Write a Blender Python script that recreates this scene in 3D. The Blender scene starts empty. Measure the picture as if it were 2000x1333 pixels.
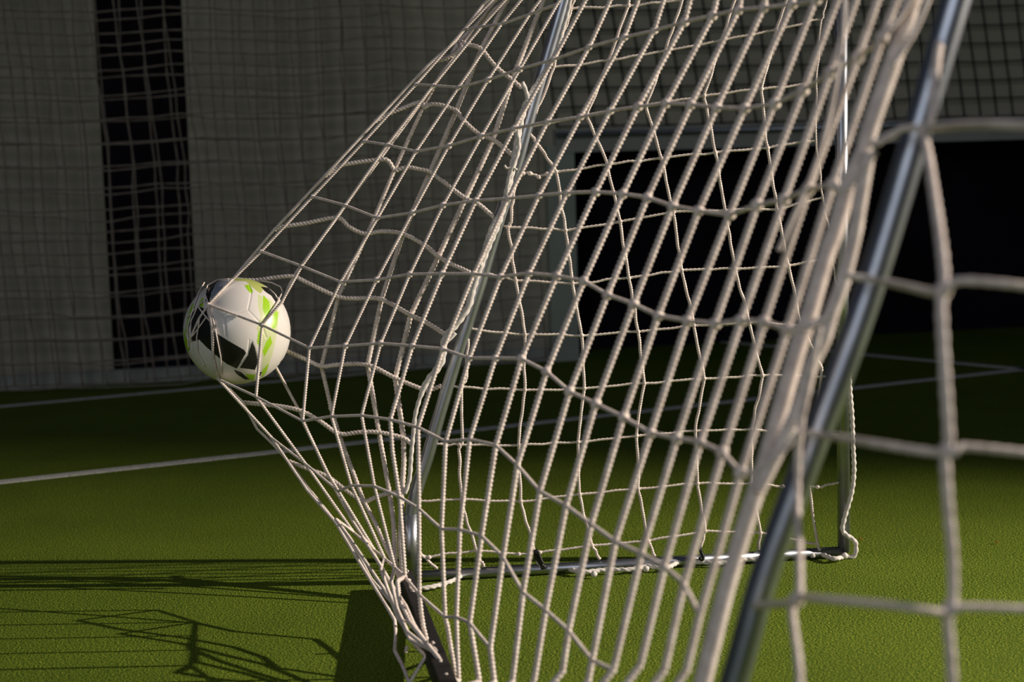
import bpy, math, random
import numpy as np
from mathutils import Matrix, Vector
random.seed(4); rng = np.random.default_rng(4)
sc = bpy.context.scene; COL = sc.collection

# ------------------------------------------------------------ camera, light, exposure
FPX, CAMH, PITCH, ROLL = 3200.0, 0.87, math.radians(6.2), math.radians(1.7)
FW = np.array([0, math.cos(PITCH), -math.sin(PITCH)])
U0 = np.array([0, math.sin(PITCH), math.cos(PITCH)]); R0 = np.array([1.0, 0, 0])
RT = R0*math.cos(ROLL) - U0*math.sin(ROLL); UP = U0*math.cos(ROLL) + R0*math.sin(ROLL)
CP = np.array([0, 0, CAMH])
cd = bpy.data.cameras.new('camera'); cam = bpy.data.objects.new('camera', cd); COL.objects.link(cam)
cam.matrix_world = Matrix([[RT[i], UP[i], -FW[i], CP[i]] for i in range(3)] + [[0, 0, 0, 1]])
cd.sensor_width = 36; cd.lens = FPX*36/2000; cd.clip_start = .05; cd.clip_end = 100
cd.dof.use_dof = True; cd.dof.focus_distance = 3.38; cd.dof.aperture_fstop = 3.7
sc.camera = cam
sc.view_settings.view_transform = 'Standard'; sc.view_settings.look = 'None'
sc.view_settings.exposure = 0; sc.view_settings.gamma = 1; sc.view_settings.use_curve_mapping = False
w = bpy.data.worlds.new('hall_dusk'); sc.world = w; w.use_nodes = True
w.node_tree.nodes['Background'].inputs[0].default_value = (.50, .62, 1.0, 1)
w.node_tree.nodes['Background'].inputs[1].default_value = .032

def spot(name, loc, target, power, col, size, angle, blend):
    ld = bpy.data.lights.new(name, 'SPOT'); lo = bpy.data.objects.new(name, ld); COL.objects.link(lo)
    lo.location = loc; lo.rotation_euler = (Vector(target)-Vector(loc)).to_track_quat('-Z', 'Y').to_euler()
    ld.energy = power; ld.color = col; ld.shadow_soft_size = size; ld.spot_size = math.radians(angle); ld.spot_blend = blend
    return lo
spot('floodlight', (6.2, 2.95, 2.60), (-.05, 2.08, .35), 2950, (1, .87, .72), .035, 51, 1.0)
spot('fill_lamp', (-1.5, -3.2, 3.2), (.7, 4.6, .5), 285, (.90, .93, 1.0), 1.5, 75, .9)  # unseen fill behind the camera, set to lift net, ball, wall and far turf

# ------------------------------------------------------------ placing helpers
def ray(x, y): return FW + (x-1000)/FPX*RT - (y-666.5)/FPX*UP
def at(x, y, d): return CP + ray(x, y)*d
def gnd(x, y, z=0.0):
    r = ray(x, y); return CP + r*((z-CAMH)/r[2])
def onplane(x, y, P, n, off=0.0):
    r = ray(x, y); return CP + r*((np.dot(P-CP, n)+off)/np.dot(r, n))
def proj(P):
    v = P-CP; d = v@FW; return np.stack([1000+FPX*(v@RT)/d, 666.5-FPX*(v@UP)/d, d], -1)

# ------------------------------------------------------------ materials
def mat(name, col, rough=.6, metal=0.0, spec=.5):
    m = bpy.data.materials.new(name); m.use_nodes = True; b = m.node_tree.nodes['Principled BSDF']
    b.inputs['Base Color'].default_value = (*col, 1); b.inputs['Roughness'].default_value = rough
    b.inputs['Metallic'].default_value = metal; b.inputs['Specular IOR Level'].default_value = spec
    return m
def noise_mat(name, c1, c2, scale, rough=.8, bump=0.0, detail=4, lo=.35, hi=.65, dist=.01, metal=0.0, spec=.3, stretch=None):
    m = mat(name, c1, rough, metal, spec); nt = m.node_tree; N = nt.nodes; L = nt.links; b = N['Principled BSDF']
    tc = N.new('ShaderNodeTexCoord'); n = N.new('ShaderNodeTexNoise'); n.inputs['Scale'].default_value = scale; n.inputs['Detail'].default_value = detail
    src = tc.outputs['Object']
    if stretch:
        mp = N.new('ShaderNodeMapping'); mp.inputs['Scale'].default_value = stretch; L.new(src, mp.inputs['Vector']); src = mp.outputs[0]
    L.new(src, n.inputs['Vector'])
    r = N.new('ShaderNodeValToRGB'); r.color_ramp.elements[0].position = lo; r.color_ramp.elements[1].position = hi
    r.color_ramp.elements[0].color = (*c1, 1); r.color_ramp.elements[1].color = (*c2, 1)
    L.new(n.outputs['Fac'], r.inputs[0]); L.new(r.outputs[0], b.inputs['Base Color'])
    if bump:
        bp = N.new('ShaderNodeBump'); bp.inputs['Strength'].default_value = bump; bp.inputs['Distance'].default_value = dist
        L.new(n.outputs['Fac'], bp.inputs['Height']); L.new(bp.outputs[0], b.inputs['Normal'])
    return m
M_cord = noise_mat('white_cord', (.66, .57, .53), (.86, .76, .71), 60, .85)
M_cordg = noise_mat('worn_grey_cord', (.42, .39, .37), (.52, .48, .45), 60, .9)
M_rope = noise_mat('braided_edge_rope', (.66, .62, .60), (.82, .78, .75), 90, .85)
M_steel = noise_mat('galvanised_steel', (.34, .37, .42), (.46, .49, .55), 14, .40, 0, 3, metal=1.0, spec=.5)
M_black = noise_mat('black_painted_steel', (.006, .006, .008), (.018, .015, .016), 30, .55, spec=.3)
M_rubber = mat('black_rubber', (.012, .012, .013), .5)
M_brass = mat('bright_rivet', (.75, .68, .5), .25, 1.0)
M_wall = noise_mat('grey_plaster_wall', (.54, .50, .39), (.66, .61, .48), 1.6, .9, .1, 6, .3, .7)
M_dark = noise_mat('black_panel', (.010, .009, .014), (.016, .014, .022), 2, .85, spec=.1)
M_col = noise_mat('pale_painted_post', (.44, .48, .40), (.52, .56, .47), 4, .7)
M_rail = noise_mat('grey_painted_rail', (.42, .42, .38), (.52, .52, .47), 6, .5)
M_netbg = noise_mat('tan_netting_cord', (.30, .25, .20), (.42, .36, .29), 30, .9)
M_netdk = noise_mat('black_netting_cord', (.018, .018, .02), (.03, .03, .03), 30, .9)
M_line = noise_mat('white_line_fibre', (.42, .42, .38), (.85, .83, .78), 160, .9, .5, 3, .3, .6, .006)
M_leaf = noise_mat('dry_orange_leaf', (.5, .12, .02), (.65, .2, .03), 200, .8)

def turf_mat():
    m = mat('green_turf', (.1, .16, .02), .85, 0, .12); nt = m.node_tree; N = nt.nodes; L = nt.links; b = N['Principled BSDF']
    tc = N.new('ShaderNodeTexCoord')
    n1 = N.new('ShaderNodeTexNoise'); n1.inputs['Scale'].default_value = 260; n1.inputs['Detail'].default_value = 3; n1.inputs['Roughness'].default_value = .8
    n2 = N.new('ShaderNodeTexNoise'); n2.inputs['Scale'].default_value = 3.0; n2.inputs['Detail'].default_value = 5
    n3 = N.new('ShaderNodeTexVoronoi'); n3.inputs['Scale'].default_value = 230
    for n in (n1, n2, n3): L.new(tc.outputs['Object'], n.inputs['Vector'])
    r = N.new('ShaderNodeValToRGB'); e = r.color_ramp.elements
    e[0].position = .38; e[0].color = (.014, .055, .004, 1); e[1].position = .64; e[1].color = (.42, .44, .045, 1)
    k = e.new(.5); k.color = (.095, .175, .012, 1)
    L.new(n1.outputs['Fac'], r.inputs[0])
    mx = N.new('ShaderNodeMix'); mx.data_type = 'RGBA'; mx.blend_type = 'MULTIPLY'; mx.inputs[0].default_value = 1
    r2 = N.new('ShaderNodeValToRGB'); r2.color_ramp.elements[0].position = .3; r2.color_ramp.elements[1].position = .7
    r2.color_ramp.elements[0].color = (.78, .80, .80, 1); r2.color_ramp.elements[1].color = (1, 1, 1, 1)
    L.new(n2.outputs['Fac'], r2.inputs[0]); L.new(r.outputs[0], mx.inputs[6]); L.new(r2.outputs[0], mx.inputs[7])
    L.new(mx.outputs[2], b.inputs['Base Color'])
    ad = N.new('ShaderNodeMath'); ad.operation = 'ADD'; L.new(n1.outputs['Fac'], ad.inputs[0]); L.new(n3.outputs['Distance'], ad.inputs[1])
    bp = N.new('ShaderNodeBump'); bp.inputs['Strength'].default_value = .55; bp.inputs['Distance'].default_value = .004
    L.new(ad.outputs[0], bp.inputs['Height']); L.new(bp.outputs[0], b.inputs['Normal'])
    return m
M_turf = turf_mat()

# ------------------------------------------------------------ mesh helpers
class MB:
    def __init__(s): s.v = []; s.f = []; s.n = 0
    def add(s, V, F):
        V = np.asarray(V, float); s.v.append(V); s.f += [tuple(int(i)+s.n for i in q) for q in F]; s.n += len(V)
    def box(s, c, ax, h):           # centre, three axes, half sizes
        ax = [np.asarray(a, float) for a in ax]
        V = [np.asarray(c, float)+ax[0]*h[0]*i+ax[1]*h[1]*j+ax[2]*h[2]*k for k in (-1, 1) for j in (-1, 1) for i in (-1, 1)]
        s.add(V, [(0, 2, 3, 1), (4, 5, 7, 6), (0, 1, 5, 4), (2, 6, 7, 3), (0, 4, 6, 2), (1, 3, 7, 5)])
    def tube(s, P, r, sides=8, twist=0.0, pitch=.02, step=None, amp=.2, flat=1.0):
        P = np.asarray(P, float)
        seg = np.linalg.norm(np.diff(P, axis=0), axis=1); keep = np.r_[True, seg > 1e-6]; P = P[keep]
        if len(P) < 2: return
        seg = np.linalg.norm(np.diff(P, axis=0), axis=1); t = np.r_[0, np.cumsum(seg)]
        if step:
            n = max(2, int(t[-1]/step)+1); q = np.linspace(0, t[-1], n)
            if not twist: q = np.unique(np.r_[q, t])
            P = np.stack([np.interp(q, t, P[:, i]) for i in range(3)], 1); t = q
        T = np.gradient(P, axis=0); T /= np.linalg.norm(T, axis=1)[:, None]+1e-12
        nrm = np.cross(T[0], [0.3, .2, .93]); nrm /= np.linalg.norm(nrm); Ns = [nrm]
        for i in range(1, len(P)):
            a = Ns[-1]-T[i]*np.dot(Ns[-1], T[i]); Ns.append(a/(np.linalg.norm(a)+1e-12))
        Ns = np.array(Ns); B = np.cross(T, Ns)
        th = np.arange(sides)*2*math.pi/sides
        rr = np.full((len(P), sides), float(r)) if np.isscalar(r) else np.repeat(np.interp(t/t[-1], np.linspace(0, 1, len(r)), r)[:, None], sides, 1)
        if twist:
            ph = (2*th[None, :] - 2*math.pi*t[:, None]/pitch); rr = rr*(1-amp*.5+amp*np.cos(ph))
        V = P[:, None, :] + (Ns[:, None, :]*np.cos(th)[None, :, None] + B[:, None, :]*np.sin(th)[None, :, None]*flat)*rr[:, :, None]
        k = len(P); F = []
        for i in range(k-1):
            a = i*sides; c = a+sides
            for j in range(sides): j2 = (j+1) % sides; F.append((a+j, a+j2, c+j2, c+j))
        F.append(tuple(range(sides-1, -1, -1))); F.append(tuple(range((k-1)*sides, k*sides)))
        s.add(V.reshape(-1, 3), F)
    def blob(s, c, r, seed=0):
        nu, nv = 8, 5; V = [np.array(c)+[0, 0, r]]; F = []
        for i in range(1, nv):
            a = math.pi*i/nv
            for j in range(nu):
                b = 2*math.pi*j/nu; k = r*(1+.16*math.sin(3*b+i*1.7+seed)); V.append(np.array(c)+[k*math.sin(a)*math.cos(b), k*math.sin(a)*math.sin(b), r*math.cos(a)])
        V.append(np.array(c)-[0, 0, r])
        for j in range(nu): F.append((0, 1+j, 1+(j+1) % nu))
        for i in range(nv-2):
            for j in range(nu): a = 1+i*nu; F.append((a+j, a+nu+j, a+nu+(j+1) % nu, a+(j+1) % nu))
        e = len(V)-1; a = 1+(nv-2)*nu
        for j in range(nu): F.append((a+j, e, a+(j+1) % nu))
        s.add(V, F)
    def build(s, name, m, parent=None, origin=None, smooth=True):
        V = np.concatenate(s.v); o0 = np.zeros(3) if origin is None else np.asarray(origin, float)
        me = bpy.data.meshes.new(name); me.from_pydata((V-o0).tolist(), [], s.f); me.update()
        if smooth: me.polygons.foreach_set('use_smooth', [True]*len(me.polygons))
        me.materials.append(m); o = bpy.data.objects.new(name, me); COL.objects.link(o)
        if parent is not None: o.parent = parent
        else: o.location = o0
        return o
def tag(o, label=None, cat=None, group=None, kind=None):
    for k, v in (('label', label), ('category', cat), ('group', group), ('kind', kind)):
        if v: o[k] = v
    return o
def smoothpath(P, n=6):
    P = np.asarray(P, float); Q = np.vstack([2*P[0]-P[1], P, 2*P[-1]-P[-2]]); out = []
    for i in range(1, len(Q)-2):
        a, b, c, d = Q[i-1], Q[i], Q[i+1], Q[i+2]
        for k in range(n):
            t = k/n; out.append(.5*((2*b)+(-a+c)*t+(2*a-5*b+4*c-d)*t*t+(-a+3*b-3*c+d)*t**3))
    out.append(P[-1]); return np.array(out)

# ------------------------------------------------------------ goal frame geometry
FB = gnd(790, 1128, .012); FF = gnd(1648, 1078, .012)
ua = FF-FB; ua[2] = 0; ua /= np.linalg.norm(ua); va = np.array([ua[1], -ua[0], 0])   # va points to the near side
Z = np.array([0, 0, 1.0])
def far(x, y, off=0.0): return onplane(x, y, FB, va, off)       # off > 0: towards the camera
HT = 1.42
nearP = FB + 1.80*va
def near(x, y, off=0.0): return onplane(x, y, nearP, va, off)
far_stay = [far(*p) for p in [(791, 1118), (797, 1060), (804, 1000), (816, 950), (835, 892), (857, 815), (888, 713), (936, 560), (960, 480), (985, 400), (1011, 316), (1037, 220), (1072, 100), (1101, 0)]]
d = (far_stay[-1]-far_stay[-4]); far_stay.append(far_stay[-1]+d*((HT-far_stay[-1][2])/d[2]))
FST = far_stay[-1]
near_stay = [near(*p) for p in [(1866, 0), (1796, 240), (1690, 590), (1580, 890), (1495, 1120), (1434, 1333)]]
d = near_stay[0]-near_stay[1]; NST = near_stay[0]+d*((HT-near_stay[0][2])/d[2]); near_stay.insert(0, NST)
d = near_stay[-1]-near_stay[-3]; e = near_stay[-1]+d*((.20-near_stay[-1][2])/d[2]); near_stay.append(e)
BA = gnd(790, 1128, .021); BB = gnd(862, 1318, .050); bq = (BB-BA)/np.linalg.norm(BB-BA)
NB = BA + bq*(np.dot(e-BA, va)/np.dot(bq, va)); near_stay.append(NB)
NF = NB + ua*np.dot(FF-FB, ua); NF[2] = .014
FFT = far(1642, 0); dd = FFT-FF; FFT = FF+dd*((HT-FF[2])/dd[2]); NFT = NF+(FFT-FF)

root = bpy.data.objects.new('football_goal', None); COL.objects.link(root); root.location = FB; root.empty_display_size = .2
tag(root, 'small portable goal of steel tubes and white net, bulging where the ball strikes it', 'goal')
def part(mb, name, m, label=None, parent=None):
    o = mb.build(name, m, parent or root, FB); tag(o, label); return o
b = MB(); b.tube(smoothpath(far_stay, 5), .0135, 16); part(b, 'slanted_stay', M_steel)
b = MB()
c = far(802, 1005); b.tube([c-Z*.13+ua*-.006, c+Z*.0], .0165, 16)
part(b, 'stay_connector', M_steel)
b = MB(); b.tube(smoothpath(near_stay, 5), .0145, 18); part(b, 'slanted_stay', M_steel)
b = MB(); b.tube([FF, FFT], .0135, 16); part(b, 'goalpost', M_steel)
b = MB(); b.tube([NF, NFT], .0135, 16); part(b, 'goalpost', M_steel)
b = MB(); b.tube([FB+ua*.0, FF], .0115, 16); part(b, 'ground_bar', M_steel, 'shiny steel ground bar')
b = MB(); b.tube([NB, NF], .0115, 16); part(b, 'ground_bar', M_steel)
b = MB(); b.tube([FFT, NFT], .0145, 16); part(b, 'crossbar', M_steel)
b = MB(); b.tube([FST, NST], .0135, 12); part(b, 'top_rear_bar', M_steel)
for p, q in ((FST, FFT), (NST, NFT)): b = MB(); b.tube([p, q], .0135, 12); part(b, 'top_side_bar', M_steel)
bd = NB-BA; bl = np.linalg.norm(bd); bd /= bl; bn = np.cross(Z, bd); bn /= np.linalg.norm(bn); bz = np.cross(bd, bn)
b = MB(); c = (BA+NB)/2+bd*.01
b.box(c, (bd, bn, bz), (bl/2-.01, .015, .019)); rear = part(b, 'rear_ground_bar', M_black, 'black painted flat rear ground bar'); 
for pl in rear.data.polygons: pl.use_smooth = False
bv = rear.modifiers.new('bevel', 'BEVEL'); bv.width = .003; bv.segments = 2
def bar_at(dw, z=.018):           # point on the rear ground bar at camera depth dw
    t = (np.dot(BA-CP, FW)-dw)/(-(bd@FW)); p = BA+bd*t; p[2] += .018; return p
for x, y, r in ((794, 1117, .006), (789, 1136, .006), (790, 1127, .005), (853, 1302, .005)):
    b = MB(); b.blob(at(x, y, 3.36 if y < 1200 else 2.72), r); part(b, 'rivet', M_brass)

# ------------------------------------------------------------ ball
BW = 3.40; BC = at(463.5, 647, BW); BR = 104.0*BW/FPX
def snap(p, side):               # keep a cord outside the ball: side -1 in front, +1 behind
    R = BR+.0035; r = (p-CP)/np.dot(p-CP, FW); o = CP-BC
    A, B, Cc = r@r, 2*(r@o), o@o-R*R; disc = B*B-4*A*Cc
    if disc <= 0: return p
    t = (-B+side*math.sqrt(disc))/(2*A); d0 = np.dot(p-CP, FW)
    if (side < 0 and d0 > t) or (side > 0 and d0 < t): return CP+r*t
    return p
def dense(P, n=16):
    out = []
    for a, c in zip(P[:-1], P[1:]):
        for k in range(n): out.append(a+(c-a)*k/n)
    out.append(P[-1]); return out
def hug(P, side): return [snap(p, side) for p in dense(P)]

# ------------------------------------------------------------ the stretched rear net
Zt = lambda i: 1.66 + (i+2)*.0885      # depth of the cord with this number: even spacing from the near stay to the ball
T = {}
def row(name, start, pts):             # a row of knots: cord numbers rise towards the ball
    for k, p in enumerate(pts): T.setdefault(start+k, {})[name] = p
row('z', 13, [(1088, 8), (1034, 28), (979, 47), (940, 52), (906, 58)])
row('a', 4, [(1546, 9), (1491, 15), (1442, 19), (1392, 30), (1336, 43), (1277, 60), (1219, 73), (1150, 92), (1081, 116), (1015, 135), (953, 156), (895, 171), (846, 167), (812, 165)])
row('a', -1, [(1775, -62), (1728, -42), (1680, -25), (1640, -12), (1592, 0)])
row('b', -1, [(1722, 75), (1675, 112), (1621, 142), (1568, 176), (1512, 203), (1454, 212), (1399, 210), (1349, 204), (1300, 202), (1246, 208), (1191, 217), (1133, 229), (1069, 238), (1004, 251), (940, 266), (876, 285), (812, 296), (756, 283), (711, 276)])
row('c', -1, [(1626, 360), (1579, 369), (1531, 390), (1478, 401), (1424, 420), (1364, 412), (1313, 403), (1264, 386), (1216, 379), (1163, 375), (1107, 377), (1052, 382), (992, 388), (929, 392), (865, 401), (805, 416), (737, 426), (674, 401), (610, 384)])
row('d', -1, [(1537, 644), (1492, 629), (1447, 626), (1396, 633), (1342, 627), (1285, 617), (1237, 594), (1186, 576), (1140, 549), (1087, 539), (1033, 534), (977, 541), (925, 535), (863, 535), (800, 536), (735, 547), (665, 551), (589, 520), (510, 491)])
row('e', -1, [(1446, 924), (1411, 884), (1367, 864), (1321, 857), (1270, 846), (1217, 815), (1163, 789), (1112, 765), (1067, 726), (1018, 701), (967, 700), (916, 700), (865, 682), (805, 676), (743, 671), (674, 676), (604, 680), (512, 635), (407, 595)])
row('f', -1, [(1366, 1201), (1335, 1140), (1297, 1107), (1252, 1082), (1201, 1058), (1154, 1024), (1105, 988), (1054, 960), (1010, 909), (968, 870), (917, 859), (870, 863), (816, 835), (762, 820), (706, 812), (647, 814), (591, 823), (500, 775), (426, 741)])
row('g', 2, [(1197, 1310), (1156, 1290), (1110, 1232), (1065, 1192), (1021, 1157), (982, 1088), (940, 1047), (898, 1035), (862, 1034), (818, 994), (780, 971), (731, 950), (686, 949), (661, 960), (596, 906), (531, 856)])
row('h', 7, [(957, 1266), (917, 1217), (891, 1206), (869, 1206), (819, 1162), (791, 1127), (771, 1109), (751, 1091), (731, 1075), (690, 1040)])
tails = {-1: [(1340, 1310)], 0: [(1297, 1310)], 1: [(1250, 1300)], 2: [], 3: [(1148, 1333)], 4: [(1098, 1314)], 5: [(1042, 1333)], 6: [(1000, 1333)], 7: [(965, 1333)], 8: [(936, 1333)],
         9: [(893, 1270), (896, 1333)], 10: [(874, 1225), (891, 1333)], 11: [(823, 1200), (827, 1225), (836, 1262), (847, 1327)],
         12: [(776, 1136), (780, 1172), (800, 1215)], 13: [(764, 1136), (776, 1190), (796, 1235)], 14: [(744, 1114), (758, 1154), (778, 1200), (800, 1250)],
         15: [(708, 1050), (740, 1100), (763, 1140), (792, 1183), (808, 1220), (832, 1256)], 16: [(656, 1015), (683, 1051), (717, 1102), (746, 1145), (766, 1178), (776, 1205), (812, 1262), (850, 1300)],
         17: [(600, 958), (656, 1022), (697, 1091), (719, 1127), (758, 1190), (771, 1213), (773, 1240), (771, 1272), (785, 1298), (800, 1335)]}
mids = {16: {'d': [(550, 590)]}, 17: {'d': [(455, 545)], 'e': [(414, 640), (416, 700)]}, 15: {'f': [(640, 925)]}, 16.5: {}, 12: {'f': [(766, 880)]}}
order = 'zabcdefgh'
topbar = lambda i: NST+(FST-NST)*((i+2.3)/20.0)
backnet = MB(); allk = []
def cord(mb, P, r, step=.0013, tw=1, amp=.26, sides=8): mb.tube(P, r, sides, tw, max(r*1.5, .0042), step, amp)
for i in range(-1, 18):
    zi = Zt(i); P = [topbar(i)]
    for nme in order:
        if nme not in T[i]: continue
        x, y = T[i][nme]; P.append(snap(at(x, y, zi), -1) if i >= 15 else at(x, y, zi))
        if nme in 'abcde': allk.append((P[-1], i))
        for q in mids.get(i, {}).get(nme, []): P.append(at(*q, zi))
    tl = tails[i]
    gx, gy = (tl[-1] if tl else T[i]['g'])
    for k, q in enumerate(tl):
        zz = zi
        if i >= 11:                    # the bundle pulls in to the bar
            ze = 2.80 - (i-11)*.01; zz = zi+(ze-zi)*(k+1)/len(tl)
        P.append(at(*q, zz))
    zlast = np.dot(P[-1]-CP, FW)
    if i < 11:
        P.append(bar_at(min(max(zi-.05, 1.66), 3.3), .045))
    else: P.append(bar_at(2.66+.02*(i-11), .05))
    if i >= 15: P = hug(P, -1)
    cord(backnet, P, (.0046 if i < 9 else .0041) if i < 13 else .0033)
for nme in order:
    ks = sorted(k for k in T if nme in T[k]); P = [at(*T[k][nme], Zt(k)) for k in ks]
    if nme in 'abcdef': pass
    if nme in 'ef': P = hug(P, -1)
    if nme == 'e': P = P[:-1]+hug([P[-1], at(389, 622, 3.36), at(372, 660, 3.39)], -1)
    cord(backnet, P, .0027)
for p, i in allk: backnet.blob(snap(p, -1) if i > 14 else p, .0080 if i < 9 else (.0066 if i < 15 else .0048), i)
# far half of the bulge: cords run from behind the ball back to the far stay
UZ = {0: 3.44, 1: 3.49, 2: 3.50, 3: 3.50, 4: 3.48}
Uc = {0: [(944, 8), (888, 82), (839, 124), (734, 236), (633, 345), (535, 450), (455, 545), (400, 610), (400, 690), (440, 752), (475, 787), (502, 838), (533, 868), (563, 901), (607, 960), (667, 1035), (701, 1085), (724, 1130), (767, 1181), (794, 1256), (826, 1319)],
      1: [(962, 8), (903, 86), (824, 199), (741, 312), (658, 425), (573, 540), (552, 588), (530, 650), (538, 717), (584, 802), (640, 930), (690, 1021), (731, 1084), (770, 1150), (810, 1210)],
      2: [(985, 0), (897, 80), (828, 208), (771, 331), (718, 457), (661, 580), (628, 716), (647, 799), (662, 848), (710, 979), (735, 1026), (755, 1071), (787, 1136)],
      3: [(990, 0), (940, 96), (891, 216), (840, 336), (787, 457), (745, 585), (718, 713), (740, 845), (761, 964), (769, 1024), (772, 1100), (786, 1150)],
      4: [(1062, 0), (1000, 156), (963, 273), (910, 386), (856, 502), (802, 616), (772, 739), (788, 856), (789, 900), (785, 967), (782, 1060), (788, 1140)]}
for k, pts in Uc.items():
    P = [at(x, y, UZ[k] if y < 950 else UZ[k]+(3.22-UZ[k])*min(1, (y-950)/300)) for x, y in pts]
    P.insert(0, FST+(NST-FST)*.06*(4-k)/4)
    P.append(bar_at(3.28-.05*(4-k)-(.35 if k < 2 else 0), .045))
    P = hug(P, 1)
    cord(backnet, P, tw=1, amp=.12, r=(.0034, .0036, .0050, .0056, .0060)[k])
rowsU = [[(839, 124), (864, 116), (888, 105), (903, 93), (897, 82), (918, 88), (940, 96), (966, 128), (1000, 156), (1019, 172)],
         [(731, 238), (753, 225), (790, 210), (822, 199), (828, 210), (842, 204), (866, 206), (891, 216), (904, 234), (936, 262), (963, 273), (1003, 305)],
         [(633, 345), (655, 329), (675, 321), (741, 312), (756, 313), (764, 322), (771, 333), (785, 329), (800, 327), (820, 331), (840, 336), (872, 360), (908, 387), (934, 398), (968, 428)],
         [(535, 450), (548, 444), (600, 436), (658, 425), (680, 442), (700, 453), (718, 457), (745, 452), (787, 457), (829, 479), (856, 502), (880, 515), (918, 533)],
         [(455, 545), (497, 548), (540, 542), (573, 540), (600, 552), (661, 580), (700, 583), (745, 585), (802, 616), (835, 632), (871, 655)],
         [(538, 680), (560, 686), (600, 704), (628, 716), (660, 713), (718, 713), (772, 739), (826, 761), (840, 762), (862, 754)],
         [(475, 787), (506, 790), (545, 794), (587, 803), (625, 823), (662, 848), (700, 845), (740, 845), (788, 856), (803, 868)],
         [(563, 901), (600, 916), (640, 931), (675, 957), (710, 980), (735, 971), (761, 964), (785, 962)]]
for pts in rowsU:
    n = len(pts); P = [at(x, y, 3.47 if x < 900 else 3.455) for x, y in pts]
    P = hug(list(smoothpath(P, 3)), 1); cord(backnet, P, .0050, amp=.14)
for k in range(2, 5):
    for x, y in Uc[k][1:9]: backnet.blob(at(x, y, UZ[k]), .0062, k)
for pts in ([(778, 1211), (800, 1216), (813, 1222), (838, 1263), (870, 1330)], [(795, 1262), (790, 1285), (781, 1333)], [(785, 1298), (812, 1318), (840, 1345)]):
    cord(backnet, smoothpath([at(x, y, 2.95) for x, y in pts], 4), .0036)
# fine cords drawn tight over the dark side of the ball
for pts in ([(407, 595), (401, 575), (405, 558), (424, 547), (447, 545)], [(407, 595), (390, 620), (384, 660), (386, 690), (399, 714)], [(407, 595), (415, 620), (421, 646), (431, 698), (433, 730)],
            [(386, 598), (396, 612), (409, 627)], [(404, 618), (392, 635), (376, 657)], [(386, 598), (373, 628), (371, 668)], [(407, 595), (396, 588), (386, 598), (366, 620)],
            [(440, 560), (425, 575), (409, 594)], [(399, 552), (388, 572), (378, 600), (366, 640), (368, 680)], [(512, 635), (540, 594), (552, 570), (548, 560), (530, 552), (510, 549)]):
    P = hug([snap(at(x, y, 3.41), -1) for x, y in pts], -1); cord(backnet, P, .0015, .003, 0, sides=6)
# edge bundle along the near stay
for pts, r, zz in (([(1815, -90), (1781, 0), (1770, 41), (1740, 131), (1702, 240), (1687, 296), (1661, 349), (1631, 450), (1612, 500), (1580, 614), (1556, 685), (1515, 831), (1489, 922), (1453, 1031), (1416, 1158), (1378, 1310), (1345, 1440), (1285, 1680), (1225, 1880)], .0098, 1.72),
                (([(1695, 300), (1676, 412), (1669, 456), (1646, 550), (1624, 610), (1609, 662), (1582, 719), (1562, 790), (1520, 880), (1480, 960)]), .0080, 1.70),
                ([(1650, 0), (1640, 120), (1600, 300), (1520, 490)], .0028, 1.8),
                ([(1840, -70), (1800, 30), (1775, 80), (1742, 128)], .0034, 1.68),
                ([(1710, 296), (1650, 370), (1626, 360)], .0036, 1.6), ([(1624, 610), (1600, 628), (1570, 640), (1537, 644)], .0040, 1.62),
                ([(1446, 924), (1480, 918), (1530, 880), (1560, 845)], .0030, 1.6), ([(1722, 75), (1760, 30), (1790, -20)], .0030, 1.7)):
    P = [at(x, y, zz) for x, y in pts]
    if r > .009: P = [NST+(FST-NST)*.03] + P + [bar_at(1.74)]
    P = smoothpath(P, 4); backnet.tube(P, r, 10, 1, .0065, .0016, .10)
# extra steep cords seen between the last knots and the near stay
for pts, zz in (([(1760, -60), (1722, 30), (1700, 75), (1620, 250), (1560, 420), (1480, 640), (1420, 820), (1380, 990), (1330, 1190), (1300, 1400)], 1.74),):
    pass
part(backnet, 'rear_net', M_cord, 'white knotted cord net pulled out by the ball')

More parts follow.
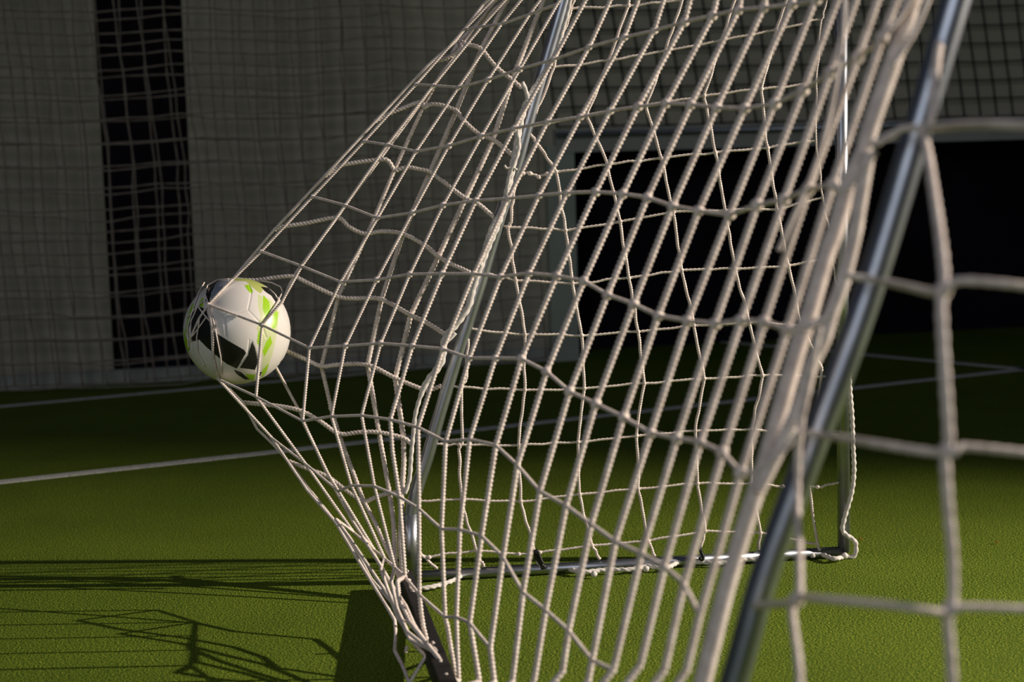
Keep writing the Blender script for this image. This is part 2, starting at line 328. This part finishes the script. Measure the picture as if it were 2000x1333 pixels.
# ------------------------------------------------------------ far side net
sn = MB()
def wig(P, amp, n=5):
    P = [np.asarray(p) for p in P]; out = []
    for a, c in zip(P[:-1], P[1:]):
        out.append(a)
        for k in range(1, n): out.append(a+(c-a)*k/n+rng.normal(0, amp, 3)*[1, .4, 1])
    out.append(P[-1]); return smoothpath(out, 3)
H = [[(1116, 17), (1227, 11), (1332, 0)], [(1082, 131), (1189, 118), (1300, 99), (1409, 79), (1516, 58), (1602, 38)],
     [(1037, 247), (1146, 225), (1262, 206), (1375, 187), (1487, 174), (1594, 161)],
     [(1008, 326), (1022, 339), (1035, 339), (1052, 346), (1068, 340), (1086, 336), (1186, 322), (1291, 309), (1397, 298), (1499, 289), (1570, 276), (1594, 276)],
     [(978, 440), (992, 444), (1104, 450), (1211, 433), (1315, 414), (1416, 411), (1517, 409), (1607, 386)],
     [(949, 533), (1007, 548), (1118, 554), (1228, 543), (1331, 528), (1436, 525), (1540, 519), (1622, 503)],
     [(918, 642), (1025, 654), (1136, 656), (1246, 648), (1355, 636), (1463, 630), (1565, 636), (1640, 632)],
     [(880, 755), (901, 756), (1025, 762), (1141, 759), (1258, 749), (1375, 740), (1489, 734), (1582, 735), (1640, 738)],
     [(849, 868), (897, 869), (1013, 870), (1129, 864), (1243, 852), (1358, 842), (1468, 839), (1564, 846), (1640, 850)],
     [(818, 979), (905, 976), (1017, 980), (1132, 966), (1246, 955), (1362, 945), (1467, 945), (1529, 951), (1597, 952), (1638, 943)],
     [(798, 1080), (838, 1089), (930, 1076), (1013, 1083), (1054, 1080), (1156, 1066), (1266, 1057), (1377, 1038), (1485, 1041), (1540, 1052), (1597, 1064)]]
V = [[(802, 1028), (808, 1040), (821, 1082), (838, 1098), (854, 1112)], [(914, 662), (911, 738), (901, 756), (903, 862), (896, 880), (902, 988), (930, 1076), (945, 1108)],
     [(1008, 350), (1003, 385), (998, 436), (992, 444), (1007, 548), (1025, 654), (1025, 762), (1013, 870), (1017, 980), (1045, 1080), (1052, 1102)],
     [(1122, 0), (1100, 62), (1082, 131), (1060, 190), (1046, 222)], [(1034, 260), (1056, 290), (1086, 336), (1104, 450), (1118, 554), (1136, 656), (1141, 759), (1129, 864), (1132, 966), (1156, 1066), (1172, 1093)],
     [(1235, -40), (1227, 11), (1189, 118), (1146, 225), (1186, 322), (1211, 433), (1228, 543), (1246, 648), (1258, 749), (1243, 852), (1246, 955), (1266, 1057), (1280, 1087)],
     [(1345, -60), (1332, 0), (1300, 99), (1262, 206), (1291, 309), (1315, 414), (1331, 528), (1355, 636), (1375, 740), (1358, 842), (1362, 945), (1377, 1038), (1368, 1072)],
     [(1452, -60), (1435, 0), (1409, 79), (1375, 187), (1397, 298), (1416, 411), (1436, 525), (1463, 630), (1489, 734), (1468, 839), (1467, 945), (1485, 1041), (1482, 1075)],
     [(1552, -60), (1536, 0), (1516, 58), (1487, 174), (1499, 289), (1517, 409), (1540, 519), (1565, 636), (1605, 720), (1590, 850), (1580, 950), (1597, 1064), (1600, 1078)],
     [(1625, -60), (1614, 5), (1604, 40), (1594, 161), (1594, 276), (1607, 386), (1622, 470), (1634, 560)]]
for P in H: cord(sn, wig([far(x, y, .004) for x, y in P], .0009), .0030, .003)
for k, P in enumerate(V): cord(sn, wig([far(x, y, .006) for x, y in P], .0010), .0036 if k < 9 else .0022, .0025)
for P in H:
    for x, y in P[1:-1]: sn.blob(far(x, y, .006), .0050, x)
part(sn, 'side_net', M_cord, 'slack white square mesh net')
# edge rope wound on the far stay
rp = MB()
P = [(1122, -60), (1112, 10), (1100, 55), (1082, 110), (1050, 160), (1033, 190), (1020, 225), (1012, 262), (1008, 290), (1000, 330), (993, 365), (975, 430), (950, 490), (925, 560), (915, 598), (895, 629), (869, 662), (862, 708), (831, 751), (813, 802), (808, 840), (803, 892), (800, 934), (791, 965)]
P = smoothpath([far(x, y, .022) for x, y in P], 6); cord(rp, P, np.r_[np.full(8, .0058), np.full(8, .0068), np.full(6, .0052)], .003) if False else rp.tube(P, np.r_[np.full(6, .0045), np.full(8, .0072), np.full(5, .0075), np.full(5, .0048)], 10, 1, .02, .003, .12)
P = smoothpath([far(x, y, .026) for x, y in [(1020, 160), (1030, 195), (1010, 240), (1013, 290), (995, 345), (985, 400), (962, 440), (948, 480), (937, 520)]], 5); rp.tube(P, .005, 8, 1, .018, .003, .15)
P = smoothpath([far(x, y, .028) for x, y in [(985, 323), (990, 329), (1000, 327), (1010, 332)]], 4); rp.tube(P, .0026, 6)
P = smoothpath([far(x, y, .020) for x, y in [(865, 672), (880, 660), (889, 650)]], 4); rp.tube(P, .005, 8)
part(rp, 'edge_rope', M_rope, 'thick white edge rope wound round the slanted stay')
rp = MB()
P = [gnd(x, y, .010) for x, y in [(812, 1150), (838, 1148), (870, 1140), (893, 1131), (905, 1122), (930, 1119), (980, 1112), (1010, 1114), (1060, 1114), (1100, 1110), (1135, 1118), (1180, 1114), (1230, 1113), (1262, 1107), (1300, 1110), (1330, 1098), (1370, 1099), (1410, 1100), (1450, 1094), (1482, 1093), (1530, 1088), (1570, 1083), (1587, 1078), (1604, 1083), (1629, 1092)]]
P += [far(x, y, .02) for x, y in [(1650, 1088), (1668, 1087), (1672, 1070), (1668, 1056), (1646, 1038), (1650, 1010), (1663, 965), (1668, 920), (1666, 870), (1664, 812), (1660, 760), (1657, 707)]]
P = smoothpath(P, 5); rp.tube(P, .0052, 10, 1, .016, .0022, .16)
for x, y in ((1160, 1122), (1262, 1112), (1587, 1085), (1650, 1086)): rp.blob(gnd(x, y, .010), .007, x)
part(rp, 'edge_rope', M_rope, 'thick white edge rope lying along the ground bar')
# ties and hooks
for pts, r, f_, off in (([(1041, 1076), (1046, 1086), (1052, 1096), (1058, 1104), (1064, 1108), (1056, 1110)], .0042, far, .016), ([(1043, 1080), (1049, 1076), (1054, 1088), (1060, 1102)], .0035, far, .02),
                ([(1367, 1068), (1369, 1078), (1373, 1088), (1371, 1094), (1366, 1090)], .004, far, .016)):
    b = MB(); b.tube(smoothpath([f_(x, y, off) for x, y in pts], 5), r, 8); part(b, 'cable_tie', M_rubber)
for pts, dz in (([(783, 1140), (790, 1150), (799, 1160), (808, 1170), (814, 1180), (815, 1190)], 3.27), ([(797, 1140), (802, 1148), (800, 1156), (792, 1150)], 3.28),
                ([(840, 1258), (845, 1270), (855, 1278), (866, 1285), (872, 1292), (872, 1301), (866, 1305), (858, 1302)], 2.74)):
    b = MB(); b.tube(smoothpath([at(x, y, dz) for x, y in pts], 5), .0038, 8); part(b, 'net_hook', M_rubber)

# ------------------------------------------------------------ near side net (bellies towards the camera)
nn = MB()
def belly(x, y):
    if y < 90: return near(x, y, -.05)
    k = min(max((x-(1870-.33*y))/220, 0), 1); return near(x, y, .03+.26*math.sin(k*1.57))
nv = [[(1866, -60), (1850, 20), (1830, 112), (1819, 232), (1804, 255), (1815, 319), (1837, 469), (1845, 562), (1839, 585), (1840, 640), (1847, 756), (1853, 868), (1846, 892), (1851, 985), (1860, 1090), (1860, 1178), (1850, 1198), (1857, 1290), (1862, 1400)],
      [(1600, 640), (1577, 760), (1562, 845), (1557, 967), (1561, 1076), (1561, 1167), (1547, 1192), (1560, 1300), (1563, 1400)]]
nh = [[(1700, 285), (1740, 262), (1762, 251), (1804, 251), (1900, 243), (2040, 247)], [(1645, 538), (1700, 545), (1770, 560), (1838, 573), (1862, 549), (1950, 553), (2040, 565)],
      [(1570, 845), (1610, 850), (1700, 865), (1848, 886), (1872, 872), (1950, 878), (2040, 888)], [(1470, 1182), (1545, 1176), (1561, 1166), (1600, 1168), (1750, 1182), (1852, 1196), (1872, 1184), (2040, 1190)]]
for k, P in enumerate(nv): nn.tube(smoothpath([belly(x, y) for x, y in P], 4), .0048 if k == 0 else .0040, 8, 1, .016, .004, .12)
for P in nh: nn.tube(smoothpath([belly(x, y)+va*.004 for x, y in P], 4), .0036, 8, 1, .013, .004, .12)
for p in [(1804, 253), (1842, 568), (1850, 880), (1857, 1188), (1556, 1172)]: nn.blob(belly(*p), .0075, 1)
part(nn, 'side_net', M_cord, 'loose white side net nearest the viewer')

# ------------------------------------------------------------ ball mesh
def inpoly(px, py, poly):
    c = np.zeros(px.shape, bool); n = len(poly)
    for i in range(n):
        x1, y1 = poly[i]; x2, y2 = poly[(i+1) % n]
        m = ((y1 > py) != (y2 > py)) & (px < (x2-x1)*(py-y1)/((y2-y1) or 1e-9)+x1); c ^= m
    return c
def distseg(px, py, pts):
    dmin = np.full(px.shape, 1e9)
    for (x1, y1), (x2, y2) in zip(pts[:-1], pts[1:]):
        dx, dy = x2-x1, y2-y1; t = np.clip(((px-x1)*dx+(py-y1)*dy)/(dx*dx+dy*dy), 0, 1); dmin = np.minimum(dmin, np.hypot(px-x1-t*dx, py-y1-t*dy))
    return dmin
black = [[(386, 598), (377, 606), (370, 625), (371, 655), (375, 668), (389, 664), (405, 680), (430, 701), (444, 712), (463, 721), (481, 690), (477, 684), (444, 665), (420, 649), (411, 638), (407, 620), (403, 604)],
         [(404, 563), (415, 550), (424, 549), (412, 573), (409, 594), (401, 588)], [(484, 694), (492, 666), (498, 680), (505, 708), (498, 723), (468, 719)],
         [(509, 560), (524, 562), (537, 575), (543, 587), (538, 590), (530, 578), (518, 570)], [(456, 722), (470, 727), (488, 742), (478, 742), (462, 731)], [(508, 727), (512, 727), (508, 735), (505, 735)]]
green = [[(477, 557), (487, 556), (494, 568), (492, 574), (484, 568)], [(514, 576), (526, 590), (528, 612), (519, 622), (513, 602)], [(531, 596), (543, 612), (541, 634), (534, 646), (528, 632), (534, 618)],
         [(509, 640), (514, 655), (510, 684), (502, 670), (503, 655)], [(528, 656), (532, 670), (516, 697), (513, 686), (520, 668)], [(526, 709), (520, 728), (511, 739), (512, 724)],
         [(480, 731), (499, 732), (496, 743), (484, 741)], [(388, 590), (397, 580), (397, 600), (391, 601)], [(376, 592), (368, 612), (362, 648), (366, 655), (371, 625), (382, 600)], [(358, 640), (364, 660), (371, 680), (368, 690), (360, 672)]]
pale = [[(452, 548), (462, 544), (500, 545), (520, 556), (509, 574), (498, 566), (480, 550), (466, 549)]]
band = [[(503, 575), (528, 585), (546, 610), (541, 650), (533, 690), (522, 722), (510, 738), (513, 700), (506, 664), (501, 642), (509, 620), (504, 600)]]
grey = [[(424, 549), (446, 548), (440, 560), (424, 572), (413, 592), (410, 575)]]
seams = [[(487, 558), (491, 570), (488, 588), (484, 606), (511, 634), (520, 660)], [(484, 606), (450, 614), (438, 620), (411, 600)], [(438, 620), (442, 658)], [(487, 665), (484, 690), (462, 722)], [(492, 667), (503, 700), (502, 726)],
         [(545, 600), (560, 660), (548, 710)], [(412, 576), (388, 590), (372, 640), (376, 690)], [(430, 701), (428, 735)]]
nu, nv_ = 560, 280
th = np.linspace(0, math.pi, nv_+1)[1:-1]; ph = np.linspace(0, 2*math.pi, nu, endpoint=False)
TH, PH = np.meshgrid(th, ph, indexing='ij')
D = np.stack([np.sin(TH)*np.cos(PH), np.sin(TH)*np.sin(PH), np.cos(TH)], -1).reshape(-1, 3); D = np.vstack([D, [0, 0, 1], [0, 0, -1]])
vd = (CP-BC)/np.linalg.norm(CP-BC); s_ = D@vd; back = s_ < .04
Dm = D-2*np.outer(np.where(back, s_-.02, 0), vd); Dm /= np.linalg.norm(Dm, axis=1)[:, None]
Q = proj(BC+Dm*BR); px, py = Q[:, 0], Q[:, 1]; px = np.where(back, 927-px, px)
colr = np.tile(np.array([.80, .765, .74]), (len(D), 1))
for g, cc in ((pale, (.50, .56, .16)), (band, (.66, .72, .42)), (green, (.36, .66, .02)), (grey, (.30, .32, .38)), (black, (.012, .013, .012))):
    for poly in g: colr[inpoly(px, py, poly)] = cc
dep = np.zeros(len(D))
for sm in seams:
    dd_ = distseg(px, py, sm); dep = np.maximum(dep, np.exp(-(dd_/1.5)**2))
Rr = BR*(1-.009*dep)
me = bpy.data.meshes.new('soccer_ball'); F = []
for i in range(nv_-2):
    a = i*nu
    for j in range(nu): j2 = (j+1) % nu; F.append((a+j, a+nu+j, a+nu+j2, a+j2))
tp = (nv_-1)*nu; bt = tp+1; a = (nv_-2)*nu
for j in range(nu): F.append((tp, j, (j+1) % nu)); F.append((bt, a+(j+1) % nu, a+j))
me.from_pydata((D*Rr[:, None]).tolist(), [], F); me.update(); me.polygons.foreach_set('use_smooth', [True]*len(me.polygons))
ca = me.color_attributes.new('panel_print', 'FLOAT_COLOR', 'POINT'); ca.data.foreach_set('color', np.hstack([colr, np.ones((len(D), 1))]).ravel())
mb_ = mat('printed_ball_leather', (.8, .8, .8), .32, 0, .5); nt = mb_.node_tree; at_ = nt.nodes.new('ShaderNodeAttribute'); at_.attribute_name = 'panel_print'
nt.links.new(at_.outputs['Color'], nt.nodes['Principled BSDF'].inputs['Base Color']); me.materials.append(mb_)
ball = bpy.data.objects.new('soccer_ball', me); COL.objects.link(ball); ball.location = BC
tag(ball, 'white soccer ball with black and lime green markings caught in the stretched net', 'ball')

# ------------------------------------------------------------ turf and lines
b = MB(); b.box((0, 6, -.05), ((1, 0, 0), (0, 1, 0), (0, 0, 1)), (12, 12, .05)); tag(b.build('floor', M_turf, smooth=False), kind='structure')
def ground_line(k, p, q, wd, ext0=0, ext1=0):
    a, c = gnd(*p), gnd(*q); dr = (c-a)/np.linalg.norm(c-a); a = a-dr*ext0; c = c+dr*ext1; n = np.cross(Z, dr)
    b = MB(); b.box((a+c)/2+Z*.001, (dr, n, Z), (np.linalg.norm(c-a)/2, wd/2, .0015)); tag(b.build('trim_%d' % k, M_line, smooth=False), kind='structure')
ground_line(1, (0, 943), (2000, 722), .052, 2.5, 2.5)
ground_line(2, (0, 795), (1060, 698), .045, 2.5, .15)
ground_line(3, (1410, 668), (2000, 722), .05, .2, 2.0)
for (x, y, lb) in ((1681, 1058, 'tiny orange leaf scrap on the turf just right of the post foot'), (1947, 1064, 'tiny orange leaf scrap on the turf at far right')):
    p = gnd(x, y); b = MB(); b.tube([p+[-.004, 0, .004], p+[0, .002, .006], p+[.005, 0, .003]], [.001, .004, .001], 6, flat=.4)
    tag(b.build('leaf', M_leaf, origin=p), lb, 'leaf')

# ------------------------------------------------------------ wall behind
WA = gnd(0, 762); WB = gnd(1090, 704); wu = WB-WA; wu[2] = 0; wu /= np.linalg.norm(wu); wn = np.array([wu[1], -wu[0], 0])  # wn towards the camera
def wpt(x, y, off=0.0): return onplane(x, y, WA, wn, off)
def slab(name, x0, x1, z0, z1, off, th_, m, kind='structure', x0y=500):
    a = wpt(x0, x0y); c = wpt(x1, x0y); s0 = (a-WA)@wu; s1 = (c-WA)@wu
    cen = WA+wu*(s0+s1)/2+wn*(off-th_/2); cen[2] = (z0+z1)/2
    b = MB(); b.box(cen, (wu, wn, Z), (abs(s1-s0)/2, th_/2, (z1-z0)/2)); o = b.build(name, m, smooth=False); tag(o, kind=kind); return o
slab('wall_left', -900, 210, 0, 3.5, 0, .12, M_wall)
slab('wall_back', 379, 1068, 0, 3.5, 0, .12, M_wall)
slab('trim_4', 195, 390, 0.0, 3.5, -.05, .10, M_dark)
slab('trim_5', -900, 1066, 0, .06, .02, .03, M_rail)
z_r0 = wpt(1500, 278)[2]; z_r1 = wpt(1500, 243)[2]
slab('wall_right', 1068, 3300, z_r0, 3.5, 0.0, .12, M_wall)
slab('trim_6', 1068, 1121, 0, z_r0+.01, .05, .12, M_col, x0y=480)
slab('trim_7', 1085, 3300, z_r0-.02, z_r1, .06, .05, M_rail)
for zz, rr in ((z_r1-.012, .006), (z_r0+.03, .006)):
    pass
a = wpt(1085, 262, .10); c = wpt(3000, 262, .10)
b = MB(); a[2] = c[2] = z_r1-.022; b.tube([a, c], .010, 10); tag(b.build('handrail', M_steel, origin=a), 'thin shiny horizontal rail above the black opening at right', 'rail')
o = slab('wall_recess', 1068, 3300, 0, z_r0+.2, -.35, .1, M_dark)
# ------------------------------------------------------------ nets hung in front of the wall
def hung_net(name, s0, s1, z0, z1, mesh, off, r, m, lean, sag, parts=1):
    b = MB(); n = int((s1-s0)/mesh)+1; nz = int((z1-z0)/mesh)+1
    g = np.zeros((n, nz, 3))
    for i in range(n):
        for k in range(nz):
            s = s0+i*mesh+lean*(k*mesh)+sag*math.sin(k*.55+i*.3)*.3+rng.normal(0, sag*.12)
            zz = z0+k*mesh+sag*.35*math.sin(i*.7)+rng.normal(0, sag*.12)
            g[i, k] = WA+wu*s+wn*(off+sag*math.sin(i*.9+k*.2)); g[i, k, 2] = max(zz, .01)
    for i in range(n): b.tube(g[i], r, 5)
    for k in range(nz): b.tube(g[:, k], r, 5)
    return b.build(name, m, origin=WA)
sx = lambda x, y=400: (wpt(x, y)-WA)@wu
o = hung_net('ball_stop_net', sx(-120), sx(1055), .03, 2.3, .088, .16, .0036, M_netbg, -.02, .02); tag(o, 'tan ball stop net hanging in front of the dark wall stripe at left', 'net')
o = hung_net('ball_stop_net', sx(-120)+.04, sx(800), .02, 2.3, .098, .22, .0032, M_netbg, -.05, .03); tag(o, 'second loose layer of tan net nearer the pitch at far left', 'net')
o = hung_net('wall_net', sx(1080, 200), sx(3200, 200), z_r1+.01, 2.6, .082, .06, .0038, M_netdk, -.14, .006); tag(o, 'black cord net over the grey wall above the rail at upper right', 'net')
